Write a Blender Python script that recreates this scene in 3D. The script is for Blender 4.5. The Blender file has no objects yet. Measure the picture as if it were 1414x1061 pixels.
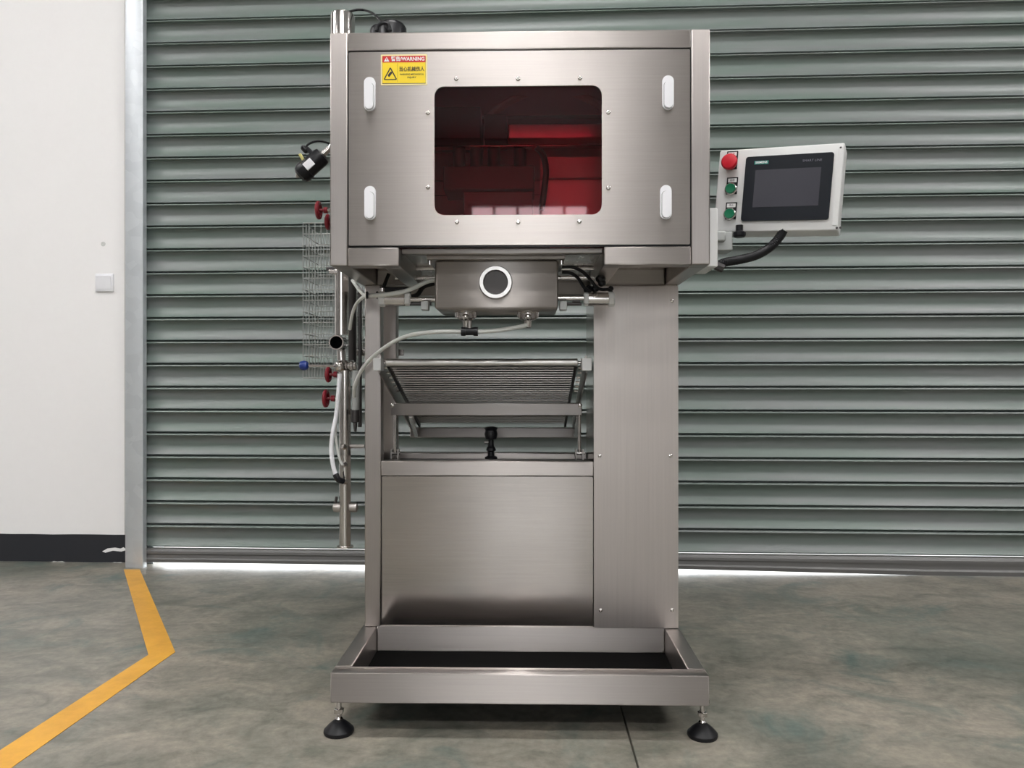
import bpy, bmesh, math, random
from mathutils import Vector, Matrix
random.seed(7)
S = bpy.context.scene
COL = S.collection
PI = math.pi

# ------------------------------------------------------------------ camera, world, exposure
F, CX, CY, CAMH = 1040.0, 707.0, 532.0, 0.814      # the photograph as 1414 x 1061
YAW = math.atan(22 / F)                             # camera turned a little to the left of the machine's axis
cam = bpy.data.cameras.new('camera'); camo = bpy.data.objects.new('camera', cam); COL.objects.link(camo)
camo.location = (0, 0, CAMH); camo.rotation_euler = (PI / 2, 0, YAW)
cam.sensor_width = 36; cam.lens = F / 1414 * 36; cam.shift_y = (CY - 530.5) / 1414; cam.clip_start = 0.02
S.camera = camo
w = bpy.data.worlds.new('world'); S.world = w; w.use_nodes = True
w.node_tree.nodes['Background'].inputs[0].default_value = (0.95, 0.98, 1.0, 1)
w.node_tree.nodes['Background'].inputs[1].default_value = 4.0
vs = S.view_settings
vs.view_transform = 'Standard'; vs.look = 'None'; vs.gamma = 1; vs.use_curve_mapping = False
vs.exposure = 0.96
ADDED_DAY = 3.2                                           # brightness of the added window behind the camera
LAMP = 22.0                                         # brightness of the added ceiling lamps

def ray(px, py):
    X, Z = (px - CX) / F, -(py - CY) / F
    c, s = math.cos(YAW), math.sin(YAW)
    return Vector((X * c - s, X * s + c, Z))
def W(px, py, y):                                   # pixel + known distance along the machine's depth axis
    r = ray(px, py); r *= y / r.y
    return Vector((r.x, r.y, r.z + CAMH))
def G(px, py, z=0.0):                               # pixel on the floor
    r = ray(px, py); t = (z - CAMH) / r.z
    return Vector((r.x * t, r.y * t, z))
def wx(px, y): return W(px, CY, y).x
def wz(py, y, px=715): return W(px, py, y).z

# ------------------------------------------------------------------ materials
def nt(name):
    m = bpy.data.materials.new(name); m.use_nodes = True
    return m, m.node_tree.nodes, m.node_tree.links, m.node_tree.nodes['Principled BSDF']
def plain(name, col, rough=0.5, metal=0.0, coat=0.0, emit=None, estr=0, var=0.06, spec=0.5):
    m, n, l, b = nt(name)
    b.inputs['Roughness'].default_value = rough; b.inputs['Metallic'].default_value = metal
    b.inputs['Coat Weight'].default_value = coat; b.inputs['Specular IOR Level'].default_value = spec
    if emit:
        b.inputs['Base Color'].default_value = (*col, 1)
        b.inputs['Emission Color'].default_value = (*emit, 1); b.inputs['Emission Strength'].default_value = estr
        return m
    tc = n.new('ShaderNodeTexCoord'); ns = n.new('ShaderNodeTexNoise'); ns.inputs['Scale'].default_value = 30; ns.inputs['Detail'].default_value = 3
    l.new(tc.outputs['Object'], ns.inputs['Vector'])
    mx = n.new('ShaderNodeMix'); mx.data_type = 'RGBA'
    mx.inputs[6].default_value = (*[c * (1 - var) for c in col], 1); mx.inputs[7].default_value = (*[min(1, c * (1 + var)) for c in col], 1)
    l.new(ns.outputs['Fac'], mx.inputs[0]); l.new(mx.outputs[2], b.inputs['Base Color'])
    return m
def brushed(name, scale, col=(0.56, 0.53, 0.51), rough=0.33, aniso=0.0, axis='Z', bump=0.12, rvar=0.10, rot=0.25):
    m, n, l, b = nt(name)
    tc = n.new('ShaderNodeTexCoord'); mp = n.new('ShaderNodeMapping'); mp.inputs['Scale'].default_value = scale
    l.new(tc.outputs['Object'], mp.inputs['Vector'])
    ns = n.new('ShaderNodeTexNoise'); ns.inputs['Scale'].default_value = 1; ns.inputs['Detail'].default_value = 4; ns.inputs['Roughness'].default_value = 0.7
    l.new(mp.outputs['Vector'], ns.inputs['Vector'])
    big = n.new('ShaderNodeTexNoise'); big.inputs['Scale'].default_value = 6; big.inputs['Detail'].default_value = 2
    l.new(tc.outputs['Object'], big.inputs['Vector'])
    rr = n.new('ShaderNodeMapRange'); rr.inputs['To Min'].default_value = rough - rvar; rr.inputs['To Max'].default_value = rough + rvar
    l.new(ns.outputs['Fac'], rr.inputs['Value']); 
    ad = n.new('ShaderNodeMath'); ad.operation = 'MULTIPLY_ADD'; ad.inputs[1].default_value = 0.14; ad.inputs[2].default_value = -0.07
    l.new(big.outputs['Fac'], ad.inputs[0]); a2 = n.new('ShaderNodeMath'); l.new(ad.outputs[0], a2.inputs[0]); l.new(rr.outputs[0], a2.inputs[1])
    l.new(a2.outputs[0], b.inputs['Roughness'])
    mx = n.new('ShaderNodeMix'); mx.data_type = 'RGBA'
    mx.inputs[6].default_value = (*[c * 0.86 for c in col], 1); mx.inputs[7].default_value = (*[min(1, c * 1.1) for c in col], 1)
    l.new(ns.outputs['Fac'], mx.inputs[0]); l.new(mx.outputs[2], b.inputs['Base Color'])
    bp = n.new('ShaderNodeBump'); bp.inputs['Strength'].default_value = bump; bp.inputs['Distance'].default_value = 0.0006
    l.new(ns.outputs['Fac'], bp.inputs['Height']); l.new(bp.outputs['Normal'], b.inputs['Normal'])
    b.inputs['Metallic'].default_value = 1
    if aniso:
        b.inputs['Anisotropic'].default_value = aniso; b.inputs['Anisotropic Rotation'].default_value = rot
        tg = n.new('ShaderNodeTangent'); tg.direction_type = 'RADIAL'; tg.axis = axis
        l.new(tg.outputs['Tangent'], b.inputs['Tangent'])
    return m

STEEL = (0.49, 0.452, 0.43)
M = {}
M['steel_h'] = brushed('brushed_steel_horizontal', (4, 60, 260), (0.425, 0.392, 0.372), 0.45, 0.95)
M['steel_p'] = brushed('smooth_steel_sheet', (5, 60, 200), STEEL, 0.17, 0.3, bump=0.05, rvar=0.03)
M['steel_v'] = brushed('brushed_steel_vertical', (220, 220, 3), (0.43, 0.395, 0.375), 0.38, 0.6, rot=0.0)
M['steel_c'] = brushed('satin_column_sheet_lit', (160, 160, 3), (0.53, 0.485, 0.46), 0.42, 0.0, bump=0.05)  # lighter copy of the upright steel, with the column's brighter light put in
M['steel_d'] = brushed('brushed_steel_lengthwise', (220, 4, 220), STEEL, 0.34)
M['steel'] = brushed('satin_steel', (40, 40, 40), (0.60, 0.57, 0.55), 0.24, bump=0.05)
M['tube'] = brushed('polished_pipe_steel', (50, 50, 50), (0.66, 0.63, 0.61), 0.16, bump=0.02, rvar=0.05)
M['cast'] = brushed('matt_steel', (60, 60, 60), (0.48, 0.45, 0.43), 0.42, bump=0.1)
M['black'] = plain('black_rubber', (0.006, 0.006, 0.0075), 0.45, spec=0.3)
M['black_sheet'] = plain('black_sheet', (0.002, 0.002, 0.002), 0.6, spec=0.05)
M['blackp'] = plain('black_plastic', (0.006, 0.006, 0.008), 0.35, spec=0.35)
M['white'] = plain('white_plastic', (0.82, 0.82, 0.85), 0.3, var=0.02)
M['hose'] = plain('milky_hose', (0.62, 0.63, 0.60), 0.35, var=0.04)
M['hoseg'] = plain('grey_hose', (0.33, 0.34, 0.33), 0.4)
M['red'] = plain('red_plastic', (0.62, 0.012, 0.03), 0.32)
M['darkred'] = plain('red_valve_paint', (0.20, 0.006, 0.016), 0.35)
M['blue'] = plain('blue_plastic', (0.01, 0.035, 0.22), 0.35)
M['green'] = plain('green_button', (0.004, 0.16, 0.075), 0.3)
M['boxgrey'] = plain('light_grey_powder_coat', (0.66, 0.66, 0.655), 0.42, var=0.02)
M['bezel'] = plain('bezel_black', (0.007, 0.009, 0.014), 0.4, spec=0.25)
M['screen'] = plain('dark_screen', (0.05, 0.05, 0.062), 0.25, var=0.02, spec=0.4)
M['teal'] = plain('teal_print', (0.01, 0.22, 0.18), 0.4)
M['textw'] = plain('white_print', (0.8, 0.8, 0.8), 0.5)
M['textg'] = plain('grey_print', (0.16, 0.16, 0.2), 0.5)
M['textk'] = plain('black_print', (0.02, 0.015, 0.01), 0.5)
M['yellow'] = plain('yellow_sticker', (0.9, 0.66, 0.01), 0.4, var=0.02)
M['cream'] = plain('pale_yellow_sticker_edge', (0.85, 0.74, 0.38), 0.4, var=0.02)
M['stickred'] = plain('red_print', (0.6, 0.015, 0.012), 0.4)
M['brass'] = plain('brass', (0.55, 0.5, 0.2), 0.35, 0.8)
M['glass'] = plain('sight_glass', (0.07, 0.062, 0.06), 0.3, spec=0.25)
M['darkgrey'] = plain('dark_grey_metal', (0.07, 0.065, 0.065), 0.4, 0.6)
M['belt'] = plain('dark_conveyor_rods', (0.34, 0.32, 0.30), 0.3, 0.95)
M['galv'] = plain('galvanised_wire', (0.40, 0.41, 0.40), 0.4, 0.4)
M['inner'] = plain('brightened_inner_sheet', (0.85, 0.83, 0.82), 0.5)  # paler than the steel it stands for, to brighten the cabinet inside
M['gear'] = plain('dark_gear_paint', (0.02, 0.016, 0.022), 0.4)
M['ring'] = brushed('satin_ring', (60, 60, 60), (0.62, 0.60, 0.58), 0.34, bump=0.02)
M['orange'] = plain('corrugated_hose', (0.45, 0.28, 0.22), 0.45)

# red tinted acrylic
m, n, l, b = nt('red_acrylic'); out = n['Material Output']
tr = n.new('ShaderNodeBsdfTransparent'); tr.inputs[0].default_value = (0.95, 0.45, 0.50, 1)
gl = n.new('ShaderNodeBsdfGlossy'); gl.inputs['Roughness'].default_value = 0.03; gl.inputs[0].default_value = (1, 1, 1, 1)
fr = n.new('ShaderNodeFresnel'); fr.inputs[0].default_value = 1.49
mx = n.new('ShaderNodeMixShader'); l.new(fr.outputs[0], mx.inputs[0]); l.new(tr.outputs[0], mx.inputs[1]); l.new(gl.outputs[0], mx.inputs[2]); l.new(mx.outputs[0], out.inputs[0])
n.remove(b); M['acrylic'] = m

# shutter paint
m, n, l, b = nt('shutter_paint')
tc = n.new('ShaderNodeTexCoord'); mp = n.new('ShaderNodeMapping'); mp.inputs['Scale'].default_value = (0.7, 5, 9)
l.new(tc.outputs['Object'], mp.inputs[0]); ns = n.new('ShaderNodeTexNoise'); ns.inputs['Scale'].default_value = 2; ns.inputs['Detail'].default_value = 3
oi = n.new('ShaderNodeObjectInfo'); va = n.new('ShaderNodeVectorMath'); va.operation = 'ADD'
l.new(mp.outputs[0], va.inputs[0]); l.new(oi.outputs['Random'], va.inputs[1]); l.new(va.outputs[0], ns.inputs['Vector'])
cr = n.new('ShaderNodeValToRGB'); cr.color_ramp.elements[0].position = 0.35; cr.color_ramp.elements[1].position = 0.68
cr.color_ramp.elements[0].color = (0.155, 0.196, 0.176, 1); cr.color_ramp.elements[1].color = (0.205, 0.217, 0.217, 1)
l.new(ns.outputs['Fac'], cr.inputs[0]); l.new(cr.outputs[0], b.inputs['Base Color'])
b.inputs['Roughness'].default_value = 0.38; M['shutter'] = m
M['shutter_bar'] = plain('shutter_bottom_bar', (0.16, 0.158, 0.155), 0.5, 0.2)
M['chrome'] = plain('polished_chrome', (0.86, 0.84, 0.82), 0.12, 1.0, var=0.02)
# galvanised guide rail
m, n, l, b = nt('galvanised_rail'); tc = n.new('ShaderNodeTexCoord'); vo = n.new('ShaderNodeTexVoronoi'); vo.inputs['Scale'].default_value = 22
l.new(tc.outputs['Object'], vo.inputs['Vector']); cr = n.new('ShaderNodeValToRGB')
cr.color_ramp.elements[0].color = (0.58, 0.61, 0.64, 1); cr.color_ramp.elements[1].color = (0.66, 0.69, 0.72, 1)
l.new(vo.outputs['Color'], cr.inputs[0]); l.new(cr.outputs[0], b.inputs['Base Color']); b.inputs['Metallic'].default_value = 0.45; b.inputs['Roughness'].default_value = 0.45
M['rail'] = m
M['wall'] = plain('white_wall_paint', (0.85, 0.835, 0.83), 0.7, var=0.012)
M['wallstrip'] = plain('off_white_strip', (0.60, 0.60, 0.58), 0.6, var=0.02)
M['ceil'] = plain('ceiling_paint', (0.42, 0.42, 0.42), 0.8)
M['roomwall'] = plain('room_wall_paint', (0.60, 0.565, 0.545), 0.8)
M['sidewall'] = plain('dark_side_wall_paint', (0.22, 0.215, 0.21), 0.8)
M['yline'] = None
# black skirting paint with chipped edges
m, n, l, b = nt('black_skirting_paint'); tc = n.new('ShaderNodeTexCoord'); ns = n.new('ShaderNodeTexNoise'); ns.inputs['Scale'].default_value = 9; ns.inputs['Detail'].default_value = 6
l.new(tc.outputs['Object'], ns.inputs['Vector']); cr = n.new('ShaderNodeValToRGB')
cr.color_ramp.elements[0].position = 0.66; cr.color_ramp.elements[0].color = (0.016, 0.017, 0.022, 1); cr.color_ramp.elements[1].position = 0.74; cr.color_ramp.elements[1].color = (0.3, 0.3, 0.3, 1)
l.new(ns.outputs['Fac'], cr.inputs[0]); l.new(cr.outputs[0], b.inputs['Base Color']); b.inputs['Roughness'].default_value = 0.6; M['skirt'] = m
# floor: worn grey-green sealed concrete
m, n, l, b = nt('sealed_concrete'); tc = n.new('ShaderNodeTexCoord')
def noise(sc, det, rough=0.6, dist=0.0, mapscale=None):
    ns = n.new('ShaderNodeTexNoise'); ns.inputs['Scale'].default_value = sc; ns.inputs['Detail'].default_value = det; ns.inputs['Roughness'].default_value = rough; ns.inputs['Distortion'].default_value = dist
    if mapscale:
        mp = n.new('ShaderNodeMapping'); mp.inputs['Scale'].default_value = mapscale; l.new(tc.outputs['Object'], mp.inputs[0]); l.new(mp.outputs[0], ns.inputs['Vector'])
    else: l.new(tc.outputs['Object'], ns.inputs['Vector'])
    return ns
def ramp(src, stops):
    cr = n.new('ShaderNodeValToRGB'); e = cr.color_ramp.elements
    while len(e) < len(stops): e.new(0.5)
    for i, (p, c) in enumerate(stops): e[i].position = p; e[i].color = (*c, 1)
    l.new(src, cr.inputs[0]); return cr
def mixc(fac, a, bb, mode='MIX'):
    x = n.new('ShaderNodeMix'); x.data_type = 'RGBA'; x.blend_type = mode
    if isinstance(fac, float): x.inputs[0].default_value = fac
    else: l.new(fac, x.inputs[0])
    l.new(a, x.inputs[6]); l.new(bb, x.inputs[7]); return x.outputs[2]
c1 = ramp(noise(1.6, 5, 0.6, 0.6).outputs['Fac'], [(0.30, (0.135, 0.142, 0.122)), (0.48, (0.225, 0.212, 0.18)), (0.66, (0.30, 0.268, 0.226))])
c2 = ramp(noise(5.5, 8, 0.7, 0.8, (1, 1.6, 1)).outputs['Fac'], [(0.28, (0.45, 0.50, 0.47)), (0.5, (0.95, 0.95, 0.94)), (0.72, (1.32, 1.28, 1.22))])
c3 = ramp(noise(2.7, 6, 0.65, 1.2).outputs['Fac'], [(0.53, (0, 0, 0)), (0.68, (1, 1, 1))])
teal = n.new('ShaderNodeRGB'); teal.outputs[0].default_value = (0.105, 0.142, 0.128, 1)
colr = mixc(1.0, c1.outputs[0], c2.outputs[0], 'MULTIPLY')
colr = mixc(c3.outputs[0], colr, teal.outputs[0])
c4 = ramp(noise(38, 4, 0.7).outputs['Fac'], [(0.3, (0.78, 0.78, 0.78)), (0.7, (1.18, 1.18, 1.18))])
colr = mixc(1.0, colr, c4.outputs[0], 'MULTIPLY')
spk = ramp(noise(14, 8, 0.85, 2.0, (1, 2.2, 1)).outputs['Fac'], [(0.74, (0, 0, 0)), (0.78, (0.35, 0.35, 0.35))])
pale = n.new('ShaderNodeRGB'); pale.outputs[0].default_value = (0.42, 0.42, 0.39, 1)
colr = mixc(spk.outputs[0], colr, pale.outputs[0])
l.new(colr, b.inputs['Base Color'])
rr = n.new('ShaderNodeMapRange'); rr.inputs['To Min'].default_value = 0.24; rr.inputs['To Max'].default_value = 0.5
l.new(noise(4, 6).outputs['Fac'], rr.inputs['Value']); l.new(rr.outputs[0], b.inputs['Roughness'])
bp = n.new('ShaderNodeBump'); bp.inputs['Strength'].default_value = 0.25; bp.inputs['Distance'].default_value = 0.004
l.new(noise(9, 5).outputs['Fac'], bp.inputs['Height']); l.new(bp.outputs[0], b.inputs['Normal'])
M['floor'] = m
# worn yellow floor paint
m, n, l, b = nt('yellow_floor_paint'); tc = n.new('ShaderNodeTexCoord')
cA = ramp(noise(5, 6, 0.7).outputs['Fac'], [(0.3, (0.58, 0.28, 0.03)), (0.6, (0.76, 0.39, 0.045)), (0.8, (0.80, 0.46, 0.09))])
cB = ramp(noise(22, 6, 0.8).outputs['Fac'], [(0.68, (0, 0, 0)), (0.76, (0.5, 0.5, 0.5))])
gy = n.new('ShaderNodeRGB'); gy.outputs[0].default_value = (0.25, 0.2, 0.12, 1)
l.new(mixc(cB.outputs[0], cA.outputs[0], gy.outputs[0]), b.inputs['Base Color']); b.inputs['Roughness'].default_value = 0.45; M['yline'] = m

# ------------------------------------------------------------------ mesh helpers
LOC = {}
class MB:
    def __init__(s): s.v = []; s.f = []; s.boxy = False
    def add(s, v, f):
        o = len(s.v); s.v += [Vector(p) for p in v]; s.f += [[i + o for i in q] for q in f]; return s
    def box(s, x0, x1, y0, y1, z0, z1, bev=0.0, seg=2, mat=None):
        s.boxy = True; bm = bmesh.new(); bmesh.ops.create_cube(bm, size=1)
        for v in bm.verts: v.co = Vector(((x0 + x1) / 2 + v.co.x * (x1 - x0), (y0 + y1) / 2 + v.co.y * (y1 - y0), (z0 + z1) / 2 + v.co.z * (z1 - z0)))
        if bev: bmesh.ops.bevel(bm, geom=list(bm.edges), offset=bev, segments=seg, affect='EDGES', profile=0.5)
        if mat: bm.transform(mat)
        bm.verts.ensure_lookup_table(); s.add([v.co.copy() for v in bm.verts], [[v.index for v in f.verts] for f in bm.faces]); bm.free(); return s
    def bar(s, a, b, wd, ht, bev=0.0, up=(0, 0, 1)):               # rectangular bar between two points
        a, b = Vector(a), Vector(b); d = (b - a); L = d.length; d.normalize()
        x = d.cross(Vector(up)).normalized(); z = x.cross(d)
        mat = Matrix((( x.x, d.x, z.x, a.x), (x.y, d.y, z.y, a.y), (x.z, d.z, z.z, a.z), (0, 0, 0, 1)))
        return s.box(-wd / 2, wd / 2, 0, L, -ht / 2, ht / 2, bev, 2, mat)
    def lathe(s, prof, o=(0, 0, 0), axis=(0, 0, 1), n=24):         # prof: (radius, distance along axis)
        a = Vector(axis).normalized(); t = Vector((1, 0, 0)) if abs(a.x) < 0.9 else Vector((0, 1, 0))
        x = a.cross(t).normalized(); y = a.cross(x); o = Vector(o); v = []; f = []
        for r, h in prof:
            for k in range(n):
                q = 2 * PI * k / n; v.append(o + a * h + (x * math.cos(q) + y * math.sin(q)) * max(r, 1e-5))
        for i in range(len(prof) - 1):
            for k in range(n):
                k2 = (k + 1) % n; f.append([i * n + k, i * n + k2, (i + 1) * n + k2, (i + 1) * n + k])
        if prof[0][0] > 1e-4: f.append(list(range(n))[::-1])
        if prof[-1][0] > 1e-4: f.append([(len(prof) - 1) * n + k for k in range(n)])
        return s.add(v, f)
    def cyl(s, a, b, r, n=20, bev=0.0):
        a, b = Vector(a), Vector(b); L = (b - a).length
        pr = [(r, 0), (r, L)] if not bev else [(r - bev, 0), (r, bev), (r, L - bev), (r - bev, L)]
        return s.lathe(pr, a, b - a, n)
    def pipe(s, pts, r, n=10, sub=8, ridge=0.0):                   # smooth hose through points
        P = [Vector(p) for p in pts]; Q = []
        if sub > 1 and len(P) > 2:
            E = [P[0] * 2 - P[1]] + P + [P[-1] * 2 - P[-2]]
            for i in range(1, len(E) - 2):
                for k in range(sub):
                    t = k / sub; a, b, c, d = E[i - 1], E[i], E[i + 1], E[i + 2]
                    Q.append(0.5 * ((2 * b) + (c - a) * t + (2 * a - 5 * b + 4 * c - d) * t * t + (-a + 3 * b - 3 * c + d) * t ** 3))
            Q.append(P[-1])
        else: Q = P
        v = []; f = []; up = None
        for i, q in enumerate(Q):
            d = (Q[min(i + 1, len(Q) - 1)] - Q[max(i - 1, 0)]).normalized()
            if up is None:
                up = d.cross(Vector((0, 1, 0)) if abs(d.y) < 0.9 else Vector((1, 0, 0))).normalized()
            up = (up - d * up.dot(d)).normalized(); sd = d.cross(up)
            rr = r + (ridge if (ridge and i % 2) else 0)
            for k in range(n):
                a = 2 * PI * k / n; v.append(q + (up * math.cos(a) + sd * math.sin(a)) * rr)
        for i in range(len(Q) - 1):
            for k in range(n):
                k2 = (k + 1) % n; f.append([i * n + k, i * n + k2, (i + 1) * n + k2, (i + 1) * n + k])
        f.append(list(range(n))[::-1]); f.append([(len(Q) - 1) * n + k for k in range(n)])
        return s.add(v, f)
    def prism(s, pts, d):                                          # polygon of 3D points pushed along d
        d = Vector(d); P = [Vector(p) for p in pts]; k = len(P)
        v = P + [p + d for p in P]; f = [list(range(k)), [k + i for i in range(k)][::-1]]
        f += [[i, (i + 1) % k, k + (i + 1) % k, k + i] for i in range(k)]
        return s.add(v, f)
    def xform(s, mat): s.v = [mat @ p for p in s.v]; return s
    def build(s, name, mat, parent=None, ang=35, origin=None):
        lo = Vector((min(p.x for p in s.v), min(p.y for p in s.v), min(p.z for p in s.v)))
        hi = Vector((max(p.x for p in s.v), max(p.y for p in s.v), max(p.z for p in s.v)))
        o = Vector(origin) if origin is not None else Vector(((lo.x + hi.x) / 2, (lo.y + hi.y) / 2, lo.z))
        me = bpy.data.meshes.new(name); me.from_pydata([p - o for p in s.v], [], s.f)
        bm = bmesh.new(); bm.from_mesh(me); bmesh.ops.recalc_face_normals(bm, faces=list(bm.faces)); bm.to_mesh(me); bm.free()
        me.materials.append(M[mat] if isinstance(mat, str) else mat)
        for p in me.polygons: p.use_smooth = True
        me.set_sharp_from_angle(angle=math.radians(ang))
        ob = bpy.data.objects.new(name, me); COL.objects.link(ob)
        place(ob, o, parent); return ob
def place(ob, world, parent=None):
    LOC[ob.name] = Vector(world)
    if parent: ob.parent = parent; ob.location = Vector(world) - LOC[parent.name]
    else: ob.location = world
def empty(name, loc=(0, 0, 0)):
    o = bpy.data.objects.new(name, None); COL.objects.link(o); o.empty_display_size = 0.1; place(o, loc); return o
def dup(o, world, parent):
    c = o.copy(); COL.objects.link(c); place(c, world, parent); return c
def tag(o, label, cat=None, group=None, kind=None):
    if label: o['label'] = label
    if cat: o['category'] = cat
    if group: o['group'] = group
    if kind: o['kind'] = kind
    return o
def rrect(x0, x1, z0, z1, r, n=5):
    out = []
    for cx, cz, a0 in ((x1 - r, z1 - r, 0), (x0 + r, z1 - r, PI / 2), (x0 + r, z0 + r, PI), (x1 - r, z0 + r, 1.5 * PI)):
        for k in range(n + 1):
            a = a0 + PI / 2 * k / n; out.append((cx + r * math.cos(a), cz + r * math.sin(a)))
    return out
def plate(outer, y0, y1, hole=None):                                # upright plate in x/z between y0 and y1, with a hole of as many corners
    mb = MB(); k = len(outer)
    if hole is None: return mb.prism([(x, y0, z) for x, z in outer], (0, y1 - y0, 0))
    v = [(x, y, z) for y in (y0, y1) for lp in (outer, hole) for x, z in lp]
    f = []
    for i in range(k):
        j = (i + 1) % k
        f += [[i, j, k + j, k + i], [2 * k + i, 2 * k + j, 3 * k + j, 3 * k + i], [i, j, 2 * k + j, 2 * k + i], [k + i, k + j, 3 * k + j, 3 * k + i]]
    return mb.add(v, f)
def text_mb(body, size, align='CENTER', bold=0.0, width=None):      # lettering as a thin mesh in local x / y
    cu = bpy.data.curves.new('t', 'FONT'); cu.body = body; cu.size = size; cu.align_x = align; cu.align_y = 'CENTER'; cu.offset = bold; cu.extrude = 0.0; cu.resolution_u = 3
    ob = bpy.data.objects.new('t', cu); COL.objects.link(ob)
    dg = bpy.context.evaluated_depsgraph_get(); dg.update(); me = bpy.data.meshes.new_from_object(ob.evaluated_get(dg))
    mb = MB(); mb.add([v.co.copy() for v in me.vertices], [list(p.vertices) for p in me.polygons])
    bpy.data.objects.remove(ob); bpy.data.curves.remove(cu); bpy.data.meshes.remove(me)
    if width and mb.v:
        x0 = min(p.x for p in mb.v); x1 = max(p.x for p in mb.v); k = width / (x1 - x0)
        for p in mb.v: p.x = (p.x - (x0 + x1) / 2) * k + (0 if align == 'CENTER' else width / 2)
    return mb

# ------------------------------------------------------------------ the setting
WA = Vector((-1.7015, 3.311, 0)); WANG = math.radians(-1.62)          # the shutter wall, turned slightly against the machine
def wall_part(mb, name, mat, parent=None, kind='structure', ang=35):
    """mb is in wall coordinates: x along the wall, y away from the room, z up"""
    ob = mb.build(name, mat, None, ang, origin=(0, 0, 0))
    if parent: ob.parent = parent; ob.location = (0, 0, 0)
    else:
        ob.location = WA; ob.rotation_euler.z = WANG
        if kind: ob['kind'] = kind
    return ob
# floor of two cast slabs with a joint between them
JX = 0.2345
fl = MB().box(-8, 10, -9, 4.2, -0.3, -0.012).build('floor', 'floor', origin=(0, 0, 0)); fl['kind'] = 'structure'; LOC['floor'] = Vector((0, 0, 0))
MB().box(-8, JX - 0.002, -9, 4.2, -0.02, 0, 0.0015, 1).build('slab', 'floor', fl, origin=(0, 0, 0))
MB().box(JX + 0.002, 10, -9, 4.2, -0.02, 0, 0.0015, 1).build('slab', 'floor', fl, origin=(0, 0, 0))
yl = [G(171, 787), G(193, 787), G(242, 901), G(16, 1061), G(-300, 1286), G(-300, 1231), G(0, 1037), G(205, 905)]
MB().prism([(p.x, p.y, 0.0) for p in yl], (0, 0, 0.0012)).build('line_marking', 'yline', fl)
# yard outside the shutter
MB().box(-8, 10, 4.2, 14, -0.2, -0.01).build('yard', plain('yard_concrete', (0.7, 0.7, 0.68), 0.8))['kind'] = 'structure'
# shutter
PITCH = 0.103; Z0 = 0.0815; V = 0.045
door = empty('door_1', (0, 0, 0)); door.location = WA; door.rotation_euler.z = WANG; door['kind'] = 'structure'
prof = [(0.020, 0.0), (0.0, -0.0003), (-0.0090, -0.0008), (-0.0110, -0.0018), (-0.0135, -0.0062), (-0.0120, -0.0076), (0.005, -0.0082), (0.0098, -0.013), (0.0140, -0.025), (0.0168, -0.040), (0.0160, -0.055), (0.0125, -0.069), (0.0065, -0.082), (0.0, -0.0912), (-0.0022, -0.0936), (-0.001, -0.0946), (0.020, -0.0955), (0.023, -0.0985), (0.020, -0.103)]
SU0, SU1 = -0.03, 5.2
mb = MB(); k = len(prof)
v = [(u, p[0], p[1]) for u in (SU0, SU1) for p in prof] + [(u, p[0] + 0.0012, p[1]) for u in (SU0, SU1) for p in prof]
f = [[i, i + 1, k + i + 1, k + i] for i in range(k - 1)] + [[2 * k + i, 2 * k + i + 1, 3 * k + i + 1, 3 * k + i] for i in range(k - 1)]
mb.add(v, f); first = None
nsl = 41
for i in range(nsl):
    if first is None:
        first = mb.build('slat', 'shutter', None, 30, origin=(0, 0, 0)); o = first
    else: o = first.copy(); COL.objects.link(o)
    o.parent = door; o.location = (0, V, Z0 + PITCH * (i + 1))
# bottom bar, its lower edge rising a little towards the guide rail
gl_, gr_ = 0.019, 0.004
bprof = [(-0.012, 0.0), (-0.016, 0.014), (-0.010, 0.020), (-0.010, 0.034), (-0.015, 0.040), (-0.015, 0.050), (-0.006, 0.0595), (0.009, Z0 - gl_), (0.012, Z0 - gl_), (0.010, 0.0)]
k = len(bprof); v = []
SEC = ((SU0, gl_), (2.3, .0175), (3.4, .002), (SU1, .001))
for u, g in SEC:
    for y, z in bprof: v.append((u, V + y, g + z * (Z0 - g) / (Z0 - gl_)))
f = [[q * k + i, q * k + (i + 1) % k, (q + 1) * k + (i + 1) % k, (q + 1) * k + i] for q in range(3) for i in range(k)] + [list(range(k)), [3 * k + i for i in range(k)][::-1]]
wall_part(MB().add(v, f), 'bottom_bar', 'shutter_bar', door)
# guide rails (channel section)
for nm, a, s_ in (('trim_1', -0.090, 1), ('trim_2', SU1 + 0.07, -1)):
    e = a + s_ * 0.0815
    mb = MB().box(min(a, e), max(a, e), 0, 0.004, 0, 4.4, 0.0015).box(min(a, a + s_ * 0.004), max(a, a + s_ * 0.004), 0.004, 0.11, 0, 4.4).box(min(e, e - s_ * 0.003), max(e, e - s_ * 0.003), 0.004, 0.03, 0, 4.4).box(min(a, e), max(a, e), 0.085, 0.09, 0, 4.4)
    mb.box(min(e - s_ * 0.006, e - s_ * 0.0005), max(e - s_ * 0.006, e - s_ * 0.0005), -0.0012, 0.004, 0, 4.4)
    wall_part(mb, nm, 'rail')
wall_part(MB().box(-7, -0.086, 0.095, 0.33, 0, 4.6), 'wall_back', 'wall')
wall_part(MB().box(SU1 + 0.066, 9, 0.095, 0.33, 0, 4.6), 'wall_back_right', 'wall')
wall_part(MB().box(-0.086, SU1 + 0.066, 0.095, 0.33, 4.2, 4.6), 'wall_lintel', 'wall')
wall_part(MB().box(-0.145, -0.091, 0.087, 0.0955, 0.13, 4.5, 0.002), 'trim_3', 'wallstrip')
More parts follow.
